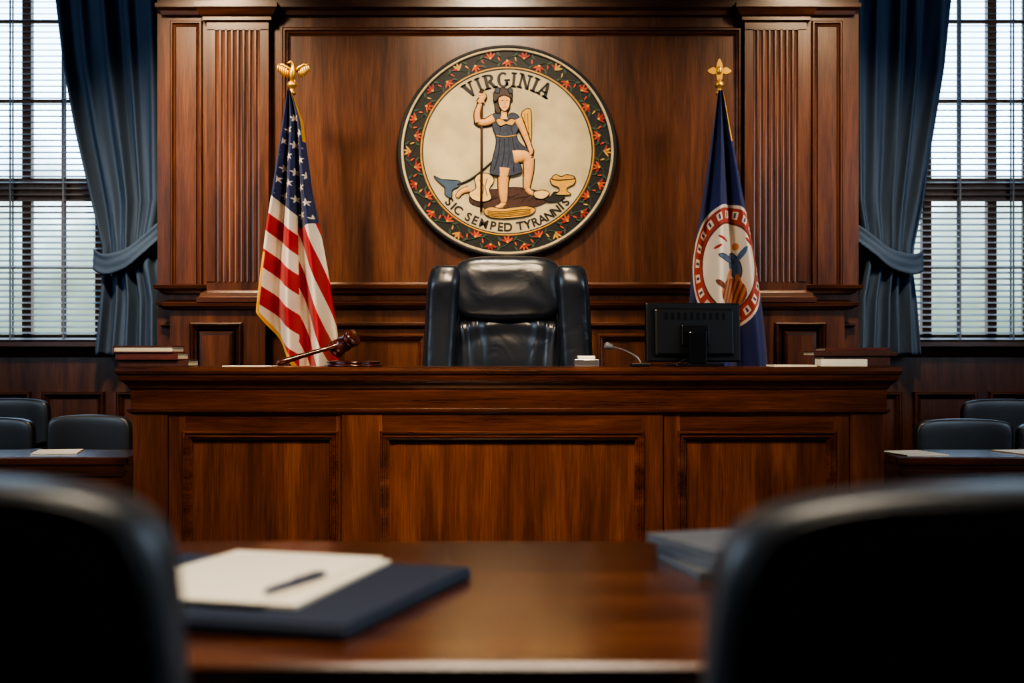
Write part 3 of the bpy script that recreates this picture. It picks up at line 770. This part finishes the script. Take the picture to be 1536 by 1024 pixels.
# ---------------------------------------------------------------- foreground table
b=B('conference_table')
TZ=.75; ty0,ty1=1.93,3.2
b.stack(-1.75,1.75,ty0+.03,ty1-.03,[(0,TZ-.05),(.015,TZ-.045),(.02,TZ-.035),(.025,TZ-.03),(.03,TZ-.02),(.03,TZ-.006),(.024,TZ),(0,TZ)],WT,back=True)
b.box(-1.6,1.6,ty0+.12,ty0+.15,TZ-.15,TZ-.05,WBH); b.box(-1.6,1.6,ty1-.15,ty1-.12,TZ-.15,TZ-.05,WBH)
for q in(-1.25,1.25):
    b.box(q-.06,q+.06,ty0+.35,ty1-.35,0.06,TZ-.05,WBV,.01); b.box(q-.09,q+.09,ty0+.2,ty1-.2,0,.07,WBV,.01)
b.box(-1.19,1.19,(ty0+ty1)/2-.02,(ty0+ty1)/2+.02,.25,.38,WBH)
b.done()
def rect(b,corner,th,w,dp,z0,z1,m,bev=0):
    M=Matrix.Translation((corner[0],corner[1],0))@Matrix.Rotation(math.radians(-th),4,'Z')
    b.box(-w,0,-dp,0,z0,z1,m,bev,M=M)
b=B('portfolio'); rect(b,(-.08,2.66),17,.66,.62,TZ+.0008,TZ+.022,NAVY,.006); rect(b,(-.085,2.65),17,.64,.6,TZ+.0225,TZ+.026,NAVY,.001); b.done()
b=B('note_pages'); rect(b,(-.245,2.69),13,.35,.5,TZ+.027,TZ+.034,PAPER); rect(b,(-.262,2.71),17,.33,.53,TZ+.0345,TZ+.037,PAPER); b.done()
b=B('ballpoint_pen'); b.lathe((-.425,2.27,TZ+.044),(-.345,2.47,TZ+.044),[(0,.001),(.06,.004),(.1,.0055),(.5,.0065),(.52,.007),(.95,.006),(1,.003)],PEN,16)
b.box(-.004,.004,-.04,.04,.006,.009,CHROME,M=Matrix.Translation((-.37,2.405,TZ+.044))@Matrix.Rotation(-.38,4,'Z')); b.done()
b=B('booklet_stack')
for k,(ox,oy,r) in enumerate(((0,-.02,10),(.01,.0,16),(.0,.02,22))):
    M=Matrix.Translation((.46+ox,2.82+oy,TZ+.001+k*.0185))@Matrix.Rotation(math.radians(r),4,'Z')
    b.box(-.12,.12,-.15,.15,0,.003,GREY,M=M); b.box(-.116,.116,-.146,.146,.003,.014,GREYP,M=M); b.box(-.12,.12,-.15,.15,.014,.0175,GREY,.001,M=M)
b.done()

# ---------------------------------------------------------------- light
def area(name,loc,target,size,power,col,sizey=None,spread=180):
    l=bpy.data.lights.new(name,'AREA'); l.energy=power; l.color=col; l.size=size; l.spread=math.radians(spread)
    if sizey: l.shape='RECTANGLE'; l.size_y=sizey
    o=bpy.data.objects.new(name,l); bpy.context.collection.objects.link(o); o.location=loc
    o.rotation_euler=(Vector(target)-Vector(loc)).to_track_quat('-Z','Y').to_euler(); return o
warm=(1,.76,.5); cool=(.64,.81,1)
area('ceiling_light_seal',(-.15,6.2,3.8),(-.1,8,1.9),.35,25,(1,.82,.58),spread=80)
area('ceiling_light_wall',(-2.0,6.5,3.8),(-1.8,8,1.8),.25,30,warm,spread=80)
area('ceiling_light_wall',(2.0,6.5,3.8),(1.8,8,1.8),.25,19,warm,spread=80)
area('ceiling_light_bench',(-.3,3.6,3.85),(-.2,6.2,.5),.8,92,warm,spread=70)
area('ceiling_light_room',(0,1.9,3.85),(0,2.3,0),1.2,38,(1,.86,.68),spread=90)
area('added_side_fill',(-4.6,4.8,2.4),(0,6.5,1.2),2.2,98,cool,1.8)  # added pair of cool fills for the curtains; side walls have no windows
area('added_side_fill',(4.6,4.8,2.4),(0,6.5,1.2),2.2,98,cool,1.8)
area('added_side_fill',(-4.6,1.9,2.8),(0,1.5,.8),1.8,85,cool,1.6)  # added cool pair, brightens the foreground chair tops; no opening in these walls
area('added_side_fill',(4.6,1.9,2.8),(0,1.5,.8),1.8,85,cool,1.6)
w=bpy.data.worlds.new('sky'); bpy.context.scene.world=w; w.use_nodes=True; nt=w.node_tree
bg=nt.nodes['Background']; bg.inputs['Strength'].default_value=5.6
tc=nt.nodes.new('ShaderNodeTexCoord'); sp=nt.nodes.new('ShaderNodeSeparateXYZ'); rp=nt.nodes.new('ShaderNodeValToRGB')
no=nt.nodes.new('ShaderNodeTexNoise'); no.inputs['Scale'].default_value=18; no.inputs['Detail'].default_value=4
ad_=nt.nodes.new('ShaderNodeMath'); ad_.operation='MULTIPLY_ADD'; ad_.inputs[1].default_value=.15
sb=nt.nodes.new('ShaderNodeMath'); sb.operation='SUBTRACT'; sb.inputs[1].default_value=.045
nt.links.new(tc.outputs['Generated'],sp.inputs[0]); nt.links.new(tc.outputs['Generated'],no.inputs['Vector'])
nt.links.new(no.outputs['Fac'],ad_.inputs[0]); nt.links.new(sp.outputs['Z'],ad_.inputs[2]); nt.links.new(ad_.outputs[0],sb.inputs[0]); nt.links.new(sb.outputs[0],rp.inputs['Fac'])
el=rp.color_ramp.elements
el[0].position=0.0; el[0].color=(.06,.07,.05,1); el[1].position=.3; el[1].color=(.46,.72,1,1)
q=el.new(.06); q.color=(.09,.12,.095,1); q=el.new(.13); q.color=(.20,.27,.26,1); q=el.new(.18); q.color=(.60,.81,1,1)
nt.links.new(rp.outputs['Color'],bg.inputs['Color'])

# ---------------------------------------------------------------- camera
cam=bpy.data.cameras.new('camera'); co=bpy.data.objects.new('camera',cam); bpy.context.collection.objects.link(co)
co.location=(0,0,EYE); co.rotation_euler=(math.pi/2,0,0)
cam.sensor_width=36; cam.lens=F/1536*36; cam.shift_y=18/1536
cam.dof.use_dof=True; cam.dof.focus_distance=6.9; cam.dof.aperture_fstop=1.8
sc=bpy.context.scene; sc.camera=co
sc.view_settings.view_transform='AgX'; sc.view_settings.look='AgX - High Contrast'; sc.view_settings.exposure=-0.08
